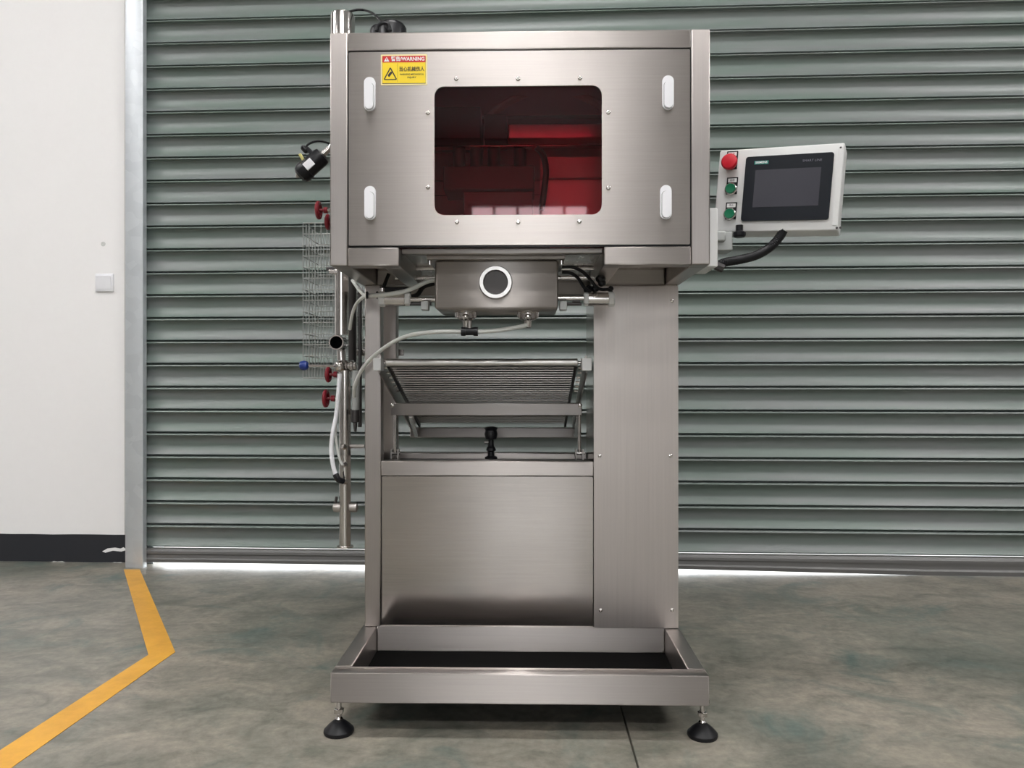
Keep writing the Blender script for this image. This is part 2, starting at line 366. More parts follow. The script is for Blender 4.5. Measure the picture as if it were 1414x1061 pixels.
# skirting with a slightly uneven painted edge
mb = MB(); N = 60; top = []
for i in range(N + 1):
    u = -6.0 + (6.0 - 0.093) * i / N; top.append((u, 0.091, 0.128 + random.uniform(-0.0015, 0.0015)))
mb.prism([(-6.0, 0.091, 0.002)] + [(-0.093, 0.091, 0.002)] + top[::-1], (0, 0.006, 0))
bb = wall_part(mb, 'baseboard_back', 'skirt')
# peeled patch and lime crumbs along the foot of the wall
pk = [(-0.250, .052), (-0.225, .066), (-0.19, .070), (-0.165, .066), (-0.150, .072), (-0.135, .060), (-0.16, .052), (-0.20, .056), (-0.235, .046)]
wall_part(MB().prism([(u, .0902, z) for u, z in pk], (0, .001, 0)), 'peeled_patch', 'wall', bb)
mb = MB(); u = -3.0
while u < -0.15:
    w_ = random.uniform(.02, .11); h_ = random.uniform(.003, .009)
    if random.random() < .6: mb.prism([(u, .0900, .001), (u + w_, .0900, .001), (u + w_ * .8, .0900, h_), (u + w_ * .45, .0900, h_ * .6), (u + w_ * .2, .0900, h_)], (0, .0012, 0))
    u += w_ + random.uniform(.0, .06)
wall_part(mb, 'lime_crumbs', 'wallstrip', bb)
# the rest of the hall
for nm, a in (('wall_left', (-6.6, -6.4, -8.2, 4.0, 0, 4.6)), ('wall_right', (7.6, 7.8, -8.2, 4.0, 0, 4.6)), ('wall_front', (-6.6, 7.8, -8.4, -8.2, 0, 4.6))):
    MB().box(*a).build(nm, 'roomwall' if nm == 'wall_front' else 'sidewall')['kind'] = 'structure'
MB().box(-6.6, 7.8, -8.4, 4.0, 4.6, 4.8).build('ceiling', 'ceil')['kind'] = 'structure'
# daylight window added in the wall behind the camera to light the steel
added_daymat = plain('added_daylight_pane', (0.9, 0.9, 0.9), 0.4, emit=(0.93, 0.97, 1.0), estr=ADDED_DAY)
for wn, x0 in (('added_window_1', -0.88),):
    wd = 1.8; yb = -8.2
    fm = MB().box(x0 - .05, x0 + wd + .05, yb, yb + .06, 0.87, 0.92).box(x0 - .05, x0 + wd + .05, yb, yb + .06, 3.56, 3.61)
    for i in range(6): fm.box(x0 + wd * i / 5 - .02, x0 + wd * i / 5 + .02, yb, yb + .055, 0.9, 3.57)
    wo = fm.build(wn, 'darkgrey', None, 20); wo['kind'] = 'structure'
    for i in range(5): MB().box(x0 + wd * i / 5 + .02, x0 + wd * (i + 1) / 5 - .02, yb + .005, yb + .02, 0.9, 3.57).build('pane', added_daymat, wo)
# ceiling lamps added out of view to light the steel
lampmat = plain('added_lamp_diffuser', (0.9, 0.9, 0.9), 0.5, emit=(1.0, 0.985, 0.975), estr=LAMP)
def lamp(x, y, where):
    t = empty('added_ceiling_lamp', (x, y, 4.5)); tag(t, where, 'lamp', 'long ceiling lamps added out of view')
    MB().box(x - 0.77, x + 0.77, y - 0.2, y + 0.2, 4.53, 4.6, 0.006).build('added_lamp_housing', 'boxgrey', t)
    MB().box(x - 0.75, x + 0.75, y - 0.18, y + 0.18, 4.515, 4.535, 0.004).build('added_lamp_diffuser', lampmat, t)
for x in (-4.2, -0.1, 4.0):
    for y in (-3.5, -1.2, 1.1): lamp(x, y, 'long white ceiling lamp added out of view to light the hall')

# light switch on the white wall
sw = MB().box(-0.222, -0.137, 0.083, 0.0955, 1.235, 1.320, 0.003).build('light_switch', 'white', None, origin=(-0.18, 0.0955, 1.235))
def wall_uz(px, py, v):                                              # pixel on a plane parallel to the shutter wall
    r = ray(px, py); c, s = math.cos(WANG), math.sin(WANG); nrm = Vector((-s, c, 0))
    t = ((WA + nrm * v).dot(nrm) - 0) / r.dot(nrm); p = r * t
    return (p - WA).dot(Vector((c, s, 0))), p.z + CAMH
bpy.data.objects.remove(sw)
u0, z1 = wall_uz(131.5, 378, 0.085); u1, z0 = wall_uz(156, 402.5, 0.085)
sw = empty('light_switch'); c, s = math.cos(WANG), math.sin(WANG)
sw.location = WA + Vector((c, s, 0)) * (u0 + u1) / 2 + Vector((-s, c, 0)) * 0.095 + Vector((0, 0, z0)); sw.rotation_euler.z = WANG
hw, hh = (u1 - u0) / 2, z1 - z0
a = MB().box(-hw, hw, -0.011, 0, 0, hh, 0.003).build('switch_plate', 'white', None, origin=(0, 0, 0)); a.parent = sw
a = MB().add([(-hw * .8, -0.012, hh * .13), (hw * .8, -0.012, hh * .13), (hw * .8, -0.0185, hh * .86), (-hw * .8, -0.0185, hh * .86), (-hw * .8, -0.006, hh * .13), (hw * .8, -0.006, hh * .13), (hw * .8, -0.006, hh * .86), (-hw * .8, -0.006, hh * .86)],
             [[0, 1, 2, 3], [4, 5, 6, 7], [0, 1, 5, 4], [1, 2, 6, 5], [2, 3, 7, 6], [3, 0, 4, 7]]).build('rocker', 'white', None, origin=(0, 0, 0)); a.parent = sw
tag(sw, 'square white light switch on the white wall beside the shutter rail', 'light switch')
u, z = wall_uz(142.5, 337, 0.095)
pl = MB().lathe([(0.011, 0), (0.010, 0.002), (0.006, 0.003), (0.0055, 0.001), (0.0, 0.001)], (0, 0, 0), (0, -1, 0), 16).build('wall_plug', 'wallstrip', None, origin=(0, 0, 0))
pl.location = WA + Vector((c, s, 0)) * u + Vector((-s, c, 0)) * 0.0952 + Vector((0, 0, z)); pl.rotation_euler.z = WANG
tag(pl, 'tiny round filled screw hole in the white wall above the light switch', 'wall plug')

# ------------------------------------------------------------------ the machine
D0, D1, D2 = 1.72, 2.05, 2.335                                       # cabinet/base front, post front, back
XL, XR = wx(456, D0), wx(979.5, D0)
MAC = empty('filling_machine', ((XL + XR) / 2, (D0 + D2) / 2, 0))
tag(MAC, 'tall stainless steel filling machine on a base frame with levelling feet before the shutter', 'machine')
T = 0.041
def part(mb, name, mat, parent=MAC, **k):
    if mb.boxy: k.setdefault('ang', 20)
    return mb.build(name, mat, parent, **k)

# --- base frame
BZ0, BZ1 = 0.0835, 0.1535
part(MB().box(XL, XR, D0, D0 + T, BZ0, BZ1, 0.003), 'base_beam', 'steel_h')
part(MB().box(XL + T, XR - T, D1, D1 + T, BZ0 + .003, BZ1 + .004, 0.003), 'base_beam', 'steel_h')
part(MB().box(XL, XR, D2 - T, D2, BZ0, BZ1, 0.003), 'base_beam', 'steel_h')
for x in (XL, XR - T): part(MB().box(x, x + T, D0 + T, D2 - T, BZ0, BZ1, 0.003), 'base_beam', 'steel_d')
part(MB().box(XL + T, XR - T, D0 + T, D2 - T, BZ0 + .001, BZ0 + .004), 'base_sheet', 'black_sheet')  # black sheet added to turn the inside of the frame black
def foot(x, y):
    p = part(MB().lathe([(0.0, 0), (0.0335, 0), (0.0352, 0.004), (0.0345, 0.009), (0.024, 0.020), (0.014, 0.028), (0.010, 0.030), (0.0, 0.030)], (x, y, 0)), 'foot_pad', 'black')
    part(MB().lathe([(0.008, 0.028), (0.0095, 0.034), (0.006, 0.038), (0.006, 0.0835)], (x, y, 0), n=16), 'foot_stem', 'tube', p)
    part(MB().lathe([(0.010, 0.046), (0.0115, 0.047), (0.0115, 0.056), (0.010, 0.057)], (x, y, 0), n=6), 'nut', 'steel', p, ang=20)
    part(MB().lathe([(0.014, 0.0785), (0.016, 0.079), (0.016, BZ0 + .0005)], (x, y, 0), n=16), 'foot_boss', 'steel', p)
fxl, fxr = wx(468, D0 + .034), wx(970, D0 + .034)
for x in (fxl, fxr):
    for y in (D0 + 0.034, D2 - 0.034): foot(x, y)

# --- posts, column
PL0, PL1 = wx(503.5, D1), wx(526, D1)
CZ0 = wz(366.5, D0)                                                   # underside of the cabinet frame
CZ1 = wz(341, D0)
part(MB().box(PL0, PL1, D1, D1 + T, BZ1, CZ0, 0.003), 'post', 'steel_v')
part(MB().box(PL0, PL1, D2 - T, D2, BZ1, CZ0, 0.003), 'post', 'steel_v')
CL0, CL1 = wx(820, D1), wx(936.5, D1)
part(MB().box(CL0 + .001, CL1 - .001, D1 + .003, D2, BZ1, CZ0, 0.002), 'column', 'steel_p')
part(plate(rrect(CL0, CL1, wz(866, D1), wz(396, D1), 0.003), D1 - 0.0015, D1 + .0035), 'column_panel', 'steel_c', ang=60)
scr0 = None
def screw(px, py, y, parent=MAC, r=0.0052):
    global scr0
    p = W(px, py, y)
    if scr0 is None:
        scr0 = MB().lathe([(0.0052, 0), (0.005, 0.0015), (0.0035, 0.0028), (0.0022, 0.003), (0.0018, 0.0016), (0, 0.0016)], (0, 0, 0), (0, -1, 0), 12).build('screw', 'tube', None, origin=(0, 0, 0))
        place(scr0, p, parent); return scr0
    return dup(scr0, p, parent)
for px, py in ((928, 416), (926, 630), (828, 630), (829.5, 843), (928, 843)): screw(px, py, D1 - 0.0015)

# --- lower cabinet under the conveyor
RZ1, RZ0 = wz(637, D1), wz(658, D1)
part(MB().box(PL1, CL0, D1, D1 + T, RZ0, RZ1, 0.003), 'rail', 'steel_h')
part(MB().box(PL1, CL0, D2 - T, D2, RZ0, RZ1, 0.003), 'rail', 'steel_h')
part(MB().box(PL1, CL0, D1 + T, D2 - T, RZ1 - .02, RZ1 - .017), 'top_sheet', 'darkgrey')
part(plate(rrect(PL1 + .002, CL0 - .002, wz(865, D1), RZ0 - .0015, 0.004), D1 + .004, D1 + .007), 'front_panel', 'steel_p', ang=60)
part(MB().box(PL1 + .002, CL0 - .002, D2 - .006, D2 - .003, BZ1, RZ0), 'back_panel', 'steel_h')
part(MB().box(PL0 + .003, PL0 + .006, D1 + T, D2 - T, BZ1, RZ1), 'side_panel', 'steel_d')

# --- upper cabinet frame
TZ = wz(42.5, D0); TRZ = wz(68, D0)
sL, sR = wx(480, D0), wx(954.5, D0)
part(MB().box(XL - .001, sL, D0, D0 + T, CZ0, TZ, 0.003), 'stile', 'steel_v')
part(MB().box(sR, XR + .002, D0, D0 + T, CZ0, TZ, 0.003), 'stile', 'steel_v')
part(MB().box(sL, sR, D0, D0 + T, TRZ, TZ, 0.003), 'top_rail', 'steel_h')
nL, nR = wx(551, D0), wx(834, D0)
part(MB().box(sL, nL, D0, D0 + T, CZ0, CZ1, 0.003), 'bottom_rail', 'steel_h')
part(MB().box(nR, sR, D0, D0 + T, CZ0, CZ1, 0.003), 'bottom_rail', 'steel_h')
for x in (XL - .001, XR + .002 - T): part(MB().box(x, x + T, D0 + T, D2, CZ0, CZ1, 0.003), 'frame_tube', 'steel_d')
for x in (nL - T, nR): part(MB().box(x, x + T, D0 + T, D1 + T, CZ0, CZ1, 0.003), 'frame_tube', 'steel_d')
part(MB().box(XL + T, nL - T, D1, D1 + T, CZ0, CZ1, 0.003), 'frame_tube', 'steel_h')
part(MB().box(nR + T, XR - T, D1, D1 + T, CZ0, CZ1, 0.003), 'frame_tube', 'steel_h')
part(MB().box(XL, XR, D2 - T, D2, CZ0, CZ1, 0.003), 'frame_tube', 'steel_h')
part(MB().box(nL, nR, D0 + .03, D0 + .05, wz(350.5, D0 + .03), CZ1 + .003, 0.002), 'ledge', 'steel_h')
for x0, x1, y0 in ((XL + T, nL - T, D0 + T), (nR + T, XR - T, D0 + T), (nL - T, nR + T, D0 + .05)):
    part(MB().box(x0, x1, y0, D2 - T, CZ1 - .004, CZ1 - .001), 'bottom_sheet', 'steel')
for x in (XL, XR - .002): part(MB().box(x, x + .003, D0 + T, D2, CZ1 - .002, TZ - .004), 'side_panel', 'steel_d')
part(MB().box(XL, XR, D0 + T - .002, D2, TZ - .006, TZ - .002, 0.001), 'top_panel', 'steel_d')
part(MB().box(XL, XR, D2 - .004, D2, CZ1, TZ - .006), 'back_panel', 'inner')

# --- hinged front door with the red window
DZ0, DZ1 = wz(338.5, D0), wz(70.5, D0)
wl, wr, wt, wb = wx(600, D0), wx(831, D0), wz(119, D0), wz(297, D0)
dr = part(plate(rrect(sL + .003, sR - .003, DZ0, DZ1, .003), D0 - .0015, D0 + .004, rrect(wl, wr, wb, wt, .022)), 'cabinet_door', 'steel_h', ang=60)
part(plate(rrect(sL + .0, sR - .0, DZ0 - .003, DZ1 + .004, .003), D0 + .0045, D0 + .012, rrect(wl - .012, wr + .012, wb - .012, wt + .012, .022)), 'door_seal', 'blackp', dr)
part(plate(rrect(wl - .011, wr + .011, wb - .011, wt + .011, .02), D0 + .0045, D0 + .009), 'window_pane', 'acrylic', dr, ang=60)['label'] = 'dark red transparent acrylic pane'
for px, py in ((630, 109), (715.5, 109), (801, 108), (631, 307), (715.5, 307), (800, 306), (591, 156), (591, 259), (840, 155.5), (840, 260)):
    screw(px, py, D0 - .0015, dr)
lt0 = None
for px, py in ((511, 131), (922, 129), (511.5, 281), (919, 280)):
    p = W(px, py, D0 - .0015); hw, hh = .0128, .0385
    if lt0 is None:
        lt0 = plate([(p.x + a, p.z + b) for a, b in rrect(-hw, hw, -hh, hh, hw - .0005, 8)], p.y - .006, p.y).build('latch', 'white', MAC, 40, origin=p)
        lv = plate([(p.x + a, p.z + b) for a, b in rrect(-hw * .72, hw * .72, -hh * .94, hh * .62, hw * .7, 8)], p.y - .012, p.y - .005).build('latch_lever', 'white', lt0, 40, origin=p); lv0 = lv
        rc0 = plate([(p.x + a, p.z + b) for a, b in rrect(-hw * .80, hw * .80, -hh * .955, hh * .66, hw * .78, 8)], p.y - .0066, p.y - .005).build('latch_recess_shade', 'hoseg', lt0, 40, origin=p)  # grey plate paints the shaded gap around the lever
    else:
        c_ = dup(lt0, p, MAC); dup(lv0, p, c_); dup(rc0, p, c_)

# --- warning sticker
a, b = W(526, 118, D0 - .0015), W(590, 75, D0 - .0015); ys = D0 - .0015
lab = part(plate(rrect(a.x, b.x, a.z, b.z, .002), ys - .0006, ys), 'warning_sticker', 'cream'); lab['label'] = 'yellow and red warning sticker with Chinese and English text'
sx, sz = b.x - a.x, b.z - a.z
def sp(fx, fz): return a.x + sx * fx, a.z + sz * (1 - fz)
def spl(x0, y0, x1, y1, mat, name, d=.0009, r=.001):
    p, q = sp(x0, y1), sp(x1, y0); part(plate(rrect(p[0], q[0], p[1], q[1], r, 3), ys - d, ys - .0004), name, mat, lab)
spl(.03, .045, .968, .955, 'textk', 'sticker_border', .0007); spl(.034, .05, .964, .935, 'yellow', 'sticker_field', .0008)
spl(.035, .05, .963, .262, 'stickred', 'red_band', .001, .0015); spl(.357, .285, .361, .9, 'textk', 'divider', .0009, .0001)
def poly(pts, mat, name, d): part(MB().prism([(sp(x, y)[0], ys - d, sp(x, y)[1]) for x, y in pts], (0, .0003, 0)), name, mat, lab)
poly([(.065, .23), (.185, .23), (.125, .085)], 'textw', 'white_triangle', .0013)
poly([(.118, .19), (.132, .19), (.134, .125), (.116, .125)], 'stickred', 'exclamation_mark', .0016)
poly([(.065, .80), (.345, .80), (.33, .83), (.08, .83)], 'textk', 'triangle_edge', .0011)
poly([(.063, .80), (.08, .825), (.215, .455), (.195, .425)], 'textk', 'triangle_edge', .0011)
poly([(.347, .80), (.33, .825), (.195, .455), (.215, .425)], 'textk', 'triangle_edge', .0012)
poly([(.15, .70), (.18, .74), (.245, .61), (.24, .56), (.215, .555), (.16, .64)], 'textk', 'hand_symbol', .0011)
def stext(body, fx, fy, h, wd, mat, bold=0.0):
    t = text_mb(body, h, 'CENTER', bold, wd); x, z = sp(fx, fy)
    t.xform(Matrix(((1, 0, 0, x), (0, 0, -1, ys - .0015), (0, 1, 0, z), (0, 0, 0, 1)))); part(t, 'lettering', mat, lab)
stext('警告/WARNING', .58, .158, .0115, sx * .72, 'textw', .0003)
stext('当心机械伤人', .67, .49, .0115, sx * .54, 'textk', .0002)
stext('WARNING MECHANICAL', .67, .655, .0052, sx * .52, 'textk', .0001)
stext('INJURY', .67, .755, .0052, sx * .19, 'textk', .0001)

# --- things inside the cabinet, seen through the red pane
def ibox(x0, y0, x1, y1, d, dep, name, mat, bev=.003):
    p, q = W(x0, y1, d), W(x1, y0, d); return part(MB().box(p.x, q.x, d, d + dep, p.z, q.z, bev), name, mat)
ibox(702, 170, 870, 191, 1.93, .05, 'inner_beam', 'ring')
ibox(560, 199, 870, 203, 1.98, .03, 'inner_rail', 'tube', .002)
ibox(575, 147, 664, 192, 1.95, .12, 'actuator', 'gear')
ibox(668, 157, 700, 192, 1.97, .10, 'actuator_block', 'gear')
ibox(560, 158, 870, 166, 2.0, .04, 'inner_rail', 'blackp', .002)
for k, px in enumerate((634, 658, 682, 718)):
    part(MB().cyl(W(px, 206, 2.0), W(px, 232, 2.0), .017, 18, .002), 'inner_cylinder', 'gear')
part(MB().pipe([W(672, 165, 2.1), W(700, 142, 2.1), W(735, 126, 2.1), W(765, 122, 2.1), W(800, 131, 2.1), W(832, 150, 2.1), W(855, 180, 2.1)], .011, 10, 12, .0012), 'inner_conduit', 'orange')
part(MB().pipe([W(741, 204, 1.93), W(750, 215, 1.93), W(754, 235, 1.93), W(752, 258, 1.93), W(748, 290, 1.93)], .008, 10), 'inner_hose', 'black')
ibox(612, 228, 738, 262, 1.99, .12, 'gear_housing', 'gear')
ibox(640, 264, 736, 300, 1.97, .14, 'gear_housing', 'gear')
ibox(746, 216, 850, 246, 2.0, .04, 'inner_reflector', 'inner')  # pale panels added to catch light behind the red pane
ibox(746, 247.5, 850, 302, 1.98, .06, 'inner_reflector', 'inner')
for k in range(2): ibox(560, 248 + 20 * k, 870, 250 + 20 * k, 2.31, .01, 'inner_seam', 'steel_h', .001)

# --- hopper under the cabinet
H = 1.80
hx0, hx1, hz1, hz0 = wx(600, H), wx(771, H), wz(359, H), wz(427, H)
hop = part(MB().box(hx0, hx1, H, H + .17, hz0, hz1, .008, 3), 'hopper', 'steel_h')
part(MB().box(wx(589, H - .01), wx(780, H - .01), H - .012, H + .19, hz1, wz(353, H - .01), .001), 'hopper_flange', 'steel_h', hop)
part(MB().box(hx0 + .02, hx1 - .02, H + .01, H + .16, wz(353, H), CZ1 + .04, .002), 'hopper_throat', 'steel_h', hop)
for px in (593.5, 775.5):
    for y in (H - .004, H + .15): part(MB().lathe([(.005, 0), (.005, .010), (.003, .012)], W(px, 366, y), (0, 0, 1), 12), 'bolt', 'tube', hop)
c_ = W(684.5, 390.5, H); k = H / F
part(MB().lathe([(23.0 * k, -.002), (23.2 * k, .006), (22 * k, .011), (17.2 * k, .011), (16.2 * k, .008), (16.0 * k, .002)], c_, (0, -1, 0), 40), 'sight_ring', 'ring', hop)
part(MB().lathe([(0, .003), (16.2 * k, .003), (16.2 * k, .001)], c_, (0, -1, 0), 32), 'sight_glass', 'glass', hop)
for px in (586, 778): ibox(px - 5, 416, px + 5, 428, H + .02, .03, 'mounting_lug', 'hoseg', .002)
# guide rods through the hopper sides
part(MB().cyl(W(566, 414, 1.86), W(602, 414, 1.86), .0065), 'piston_rod', 'tube')
part(MB().cyl(W(769, 412, 1.86), W(810, 412, 1.86), .0065), 'piston_rod', 'tube')
for y_ in (371, 384):
    part(MB().cyl(W(546, y_, 1.98), W(604, y_, 1.98), .006), 'guide_rod', 'tube'); part(MB().cyl(W(768, y_, 1.98), W(842, y_, 1.98), .006), 'guide_rod', 'tube')
part(MB().cyl(W(781, 420, 1.86), W(803, 420, 1.86), .004).cyl(W(790, 416, 1.86), W(801, 416, 1.86), .006), 'stop_bolt', 'darkgrey')
part(MB().cyl(W(566, 420, 1.86), W(596, 420, 1.86), .004), 'stop_bolt', 'darkgrey')
def air_cyl(pxa, pxb, py, caps):
    d = 1.86; b_ = part(MB().cyl(W(pxa, py, d), W(pxb, py, d), .0165, 24, .001), 'air_cylinder', 'tube')
    for q0, q1, r in caps: part(MB().lathe([(r - .003, 0), (r, .003), (r, (wx(q1, d) - wx(q0, d)) - .003), (r - .003, wx(q1, d) - wx(q0, d))], W(q0, py, d), (1, 0, 0), 8), 'end_cap', 'boxgrey', b_, ang=20)  # pale coat on the caps stands in for the highlight on metal
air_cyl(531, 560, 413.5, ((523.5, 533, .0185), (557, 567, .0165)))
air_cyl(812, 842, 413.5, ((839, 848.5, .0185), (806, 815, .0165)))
part(MB().lathe([(.003, 0), (.006, .004), (.006, .012), (.003, .014)], W(528, 405, 1.86), (0, 0, 1), 12), 'air_fitting', 'tube')
# nozzle outlets
for px in (644, 729):
    p = W(px, 430, 1.86)
    nz = part(MB().lathe([(.024, .002), (.0265, 0), (.0265, -.003), (.022, -.005), (.022, -.018), (.018, -.022), (.010, -.024), (.008, -.040), (.004, -.042)], p, (0, 0, 1), 24), 'nozzle', 'steel')
    for dx in (-.022, .022):
        part(MB().lathe([(.0045, .002), (.005, -.004), (.004, -.016), (.002, -.018)], p + Vector((dx, -.012, 0)), (0, 0, 1), 10), 'bolt', 'tube', nz)
    part(MB().lathe([(.003, -.016), (.0075, -.010), (.009, -.002), (.0075, .005), (.004, .009), (0, .010)], p + Vector((0, -.026, -.017)), (0, -1, 0), 16), 'nozzle_knob', 'tube', nz)
# milky hose with a black tee
d = 1.85
part(MB().pipe([W(728, 449, d), W(715, 452, d), W(690, 456, d), W(664, 458, d), W(636, 458, d), W(600, 458.5, d), (W(560, 465, 1.88)), W(527, 483, 1.94), W(503, 506, 1.99), W(491, 530, 2.03), W(489, 548, 2.06)], .0052, 12), 'filling_hose', 'hose')
tee = part(MB().cyl(W(638, 458, d), W(660, 457.5, d), .0095, 16, .002), 'hose_tee', 'blackp')
part(MB().cyl(W(648.5, 458, d), W(648.5, 443, d), .0055, 14), 'tee_stem', 'cast', tee)
for px in (640, 657): part(MB().cyl(W(px - 3, 458, d), W(px + 3, 458, d), .0112, 12), 'tee_collar', 'blackp', tee)

# air hoses at the left of the hopper
d = 1.87
part(MB().pipe([W(601, 387, 1.86), W(590, 389, 1.85), W(575, 396, 1.85), W(560, 402, 1.85), W(540, 406, 1.84), W(520, 408, 1.85), W(505, 408, 1.9), W(497, 401, 1.95), W(491, 393, 1.99), W(487, 387, 2.0)], .0055, 10), 'air_hose', 'hose')
part(MB().pipe([W(520, 409, 1.85), W(505, 409, 1.9), W(496, 415, 1.95), W(490, 424, 2.0), W(486, 436, 2.02), W(483, 455, 2.05)], .0045, 10), 'air_hose', 'hose')
for px in (507, 521, 541): part(MB().cyl(W(px - 1, 407.5, 1.87), W(px + 1, 407.5, 1.87), .0092, 12), 'cable_tie', 'black')
part(MB().pipe([W(600, 391, 1.9), W(585, 396, 1.9), W(575, 408, 1.9), W(560, 409, 1.92), W(545, 403, 1.95)], .006, 8), 'cable', 'black')
part(MB().pipe([W(537, 378, 2.0), W(533, 388, 2.0), W(529, 398, 2.0)], .005, 8), 'cable', 'black')
part(MB().box(*sorted((wx(524, 2.0), wx(566, 2.0))), 2.0, 2.03, *sorted((wz(404, 2.0), wz(396, 2.0))), .003), 'manifold', 'blackp')
# black air hoses at the right
for pts in ([(776, 369), (790, 369), (804, 375), (815, 386), (824, 398)], [(776, 376), (788, 377), (798, 384), (806, 396), (814, 403)], [(824, 398), (832, 400), (840, 400), (845, 404)]):
    part(MB().pipe([W(x, y, 1.88) for x, y in pts], .0042, 8), 'air_hose', 'black')
for px, py, r in ((829, 385, .011), (831, 391, .009), (822, 399, .009), (812, 400, .010), (843, 399, .007)):
    part(MB().lathe([(r * .6, -r), (r, -r * .5), (r, r * .6), (r * .5, r)], W(px, py, 1.89), (.5, -1, .3), 12), 'hose_fitting', 'blackp')

# --- tilted rod conveyor between the posts
cn0 = Vector((0, 1.975, wz(501, 1.975))); cn1 = Vector((0, 2.56, wz(590, 2.53) + .006)); cd = (cn1 - cn0); CLN = cd.length; cd.normalize(); cnn = Vector((0, -cd.z, cd.y))
bx0, bx1 = wx(515, 1.96) + .001, wx(817, 1.96)
def cp(x, t, h=0): q = cn0 + cd * t + cnn * h; return Vector((x, q.y, q.z))
for x in (bx0 + .012, bx1 - .012): part(MB().bar(cp(x, .012, .0), cp(x, CLN, .0), .005, .05, .001), 'conveyor_side', 'cast')
for x, a_, b_ in ((0, 515, 526), (0, 803.5, 817)):
    p, q = W(a_, 512, 1.94), W(b_, 494.5, 1.94); part(MB().box(p.x, q.x, 1.94, 1.985, p.z, q.z, .002), 'end_block', 'boxgrey')
rx0, rx1 = wx(532, 1.96), wx(798, 1.96)
part(MB().cyl((rx0, cn0.y, cn0.z), (rx1, cn0.y, cn0.z), .0105, 20, .001), 'roller', 'ring')
part(MB().cyl((bx0 + .004, cn0.y, cn0.z), (bx1 - .004, cn0.y, cn0.z), .004, 12), 'roller_axle', 'steel')
rod0 = None; nrod = int(CLN / .02)
for i in range(1, nrod):
    p = cp((rx0 + rx1) / 2, i * .02)
    if rod0 is None:
        hw = (rx1 - rx0) / 2; rod0 = MB().cyl(p - Vector((hw, 0, 0)), p + Vector((hw, 0, 0)), .0028, 10).build('belt_rod', 'belt', MAC, origin=p)
    else: dup(rod0, p, MAC)
for x in (rx0 + .004, rx1 - .004): part(MB().bar(cp(x, 0, -.004), cp(x, CLN, -.004), .007, .012, .001), 'belt_chain', 'blackp')
for x in (rx0 - .010, rx1 + .010):
    for i in range(2, 14, 2): part(MB().cyl(cp(x - .005, i * .02), cp(x + .005, i * .02), .0035, 8), 'chain_pin', 'tube')
part(MB().bar(cp((bx0 + bx1) / 2, .02, .016), cp((bx0 + bx1) / 2, CLN - .01, .016), rx1 - rx0 - .02, .003), 'belt_bed', 'black_sheet')
def cbar(x0, y0, x1, y1, d, name):
    p, q = W(x0, y1, d), W(x1, y0, d); return part(MB().box(p.x, q.x, d, d + .03, p.z, q.z, .002), name, 'steel_h')
cbar(539.5, 557, 803.5, 574, 2.19, 'cross_bar'); cbar(566, 591, 797, 604.5, 2.52, 'cross_bar')
for px in (542, 801): part(MB().lathe([(.006, 0), (.006, .004), (.004, .005)], W(px, 560, 2.19), (0, -1, 0), 10), 'bolt', 'tube')
for px in (545.5, 800):
    st = part(MB().cyl(W(px, 573, 2.19), W(px, 627, 2.19), .005, 14), 'support_rod', 'tube')
    part(MB().cyl(W(px - 6, 626, 2.19), W(px + 7, 626, 2.19), .005, 12), 'pivot_pin', 'steel', st)
    for dx in (-.010, .010):
        p = W(px, 635, 2.19); part(MB().box(p.x + dx - .002, p.x + dx + .002, 2.18, 2.205, RZ1 - .018, p.z + .03, .001), 'clevis_plate', 'cast', st)
for px in (798.5, 567):
    part(MB().bar(W(px, 573, 2.2), W(px + (8 if px < 700 else -4), 600, 2.5), .012, .02, .002), 'brace', 'steel')
kn = part(MB().lathe([(.019, 0), (.019, .006), (.010, .009), (.009, .022), (.015, .026), (.013, .034), (.009, .038), (.008, .058), (.017, .060), (.020, .075), (.017, .085), (.021, .093), (.010, .097)], W(678, 634, 2.25) , (0, 0, 1), 14), 'height_knob', 'blackp')
part(MB().cyl(W(678, 634, 2.25) + Vector((0, 0, -.03)), W(678, 596, 2.25), .006, 12), 'height_screw', 'black', kn)
part(MB().cyl(W(669, 611, 2.25), W(678, 611, 2.25), .004, 10), 'side_knob', 'cast', kn)

# --- pipework on the left side
d = 2.15
tank = part(MB().lathe([(.0, -.42), (.030, -.415), (.0345, -.40), (.0345, -.006), (.033, -.001), (.012, .0), (.010, .005), (0, .005)], W(473, 20.5, d), (0, 0, 1), 40), 'upper_cylinder', 'tube')
part(MB().lathe([(.008, 0), (.006, .008), (.002, .010)], W(478, 19.5, d), (.3, 0, 1), 12), 'cable_gland', 'steel', tank)
part(MB().pipe([W(480, 17, d), W(493, 13.5, d), (W(505, 14.5, d)), W(517, 20, 2.0), W(526, 29, 1.86), W(534, 37, 1.80), W(537, 42, 1.79)], .0033, 10), 'sensor_cable', 'black')
for px, top, r in ((522, 33, .020), (541, 29, .036)):
    q = wz(top, 1.84)
    part(MB().lathe([(r, TZ - .004), (r, q - .016), (r * .88, q - .008), (r * .6, q - .002), (r * .25, q), (0, q + .0005)], (wx(px, 1.84), 1.84, 0), (0, 0, 1), 20), 'cable_cap', 'blackp')
part(MB().pipe([W(520, 43, 1.79), W(522, 36, 1.79), W(529, 32, 1.79), W(536, 34, 1.79), W(539, 43, 1.79)], .0042, 8), 'cable_loop', 'black')
pipe = part(MB().lathe([(.0195, 0), (.0195, .12), (.0195, W(472, 366, d).z - W(472, 463, d).z + .33)], W(472, 463, d), (0, 0, 1), 28), 'riser_pipe', 'tube')
part(MB().box(wx(456, d), wx(468, d), d - .02, d + .02, wz(378.5, d), wz(373, d), .002), 'pipe_clamp', 'steel')
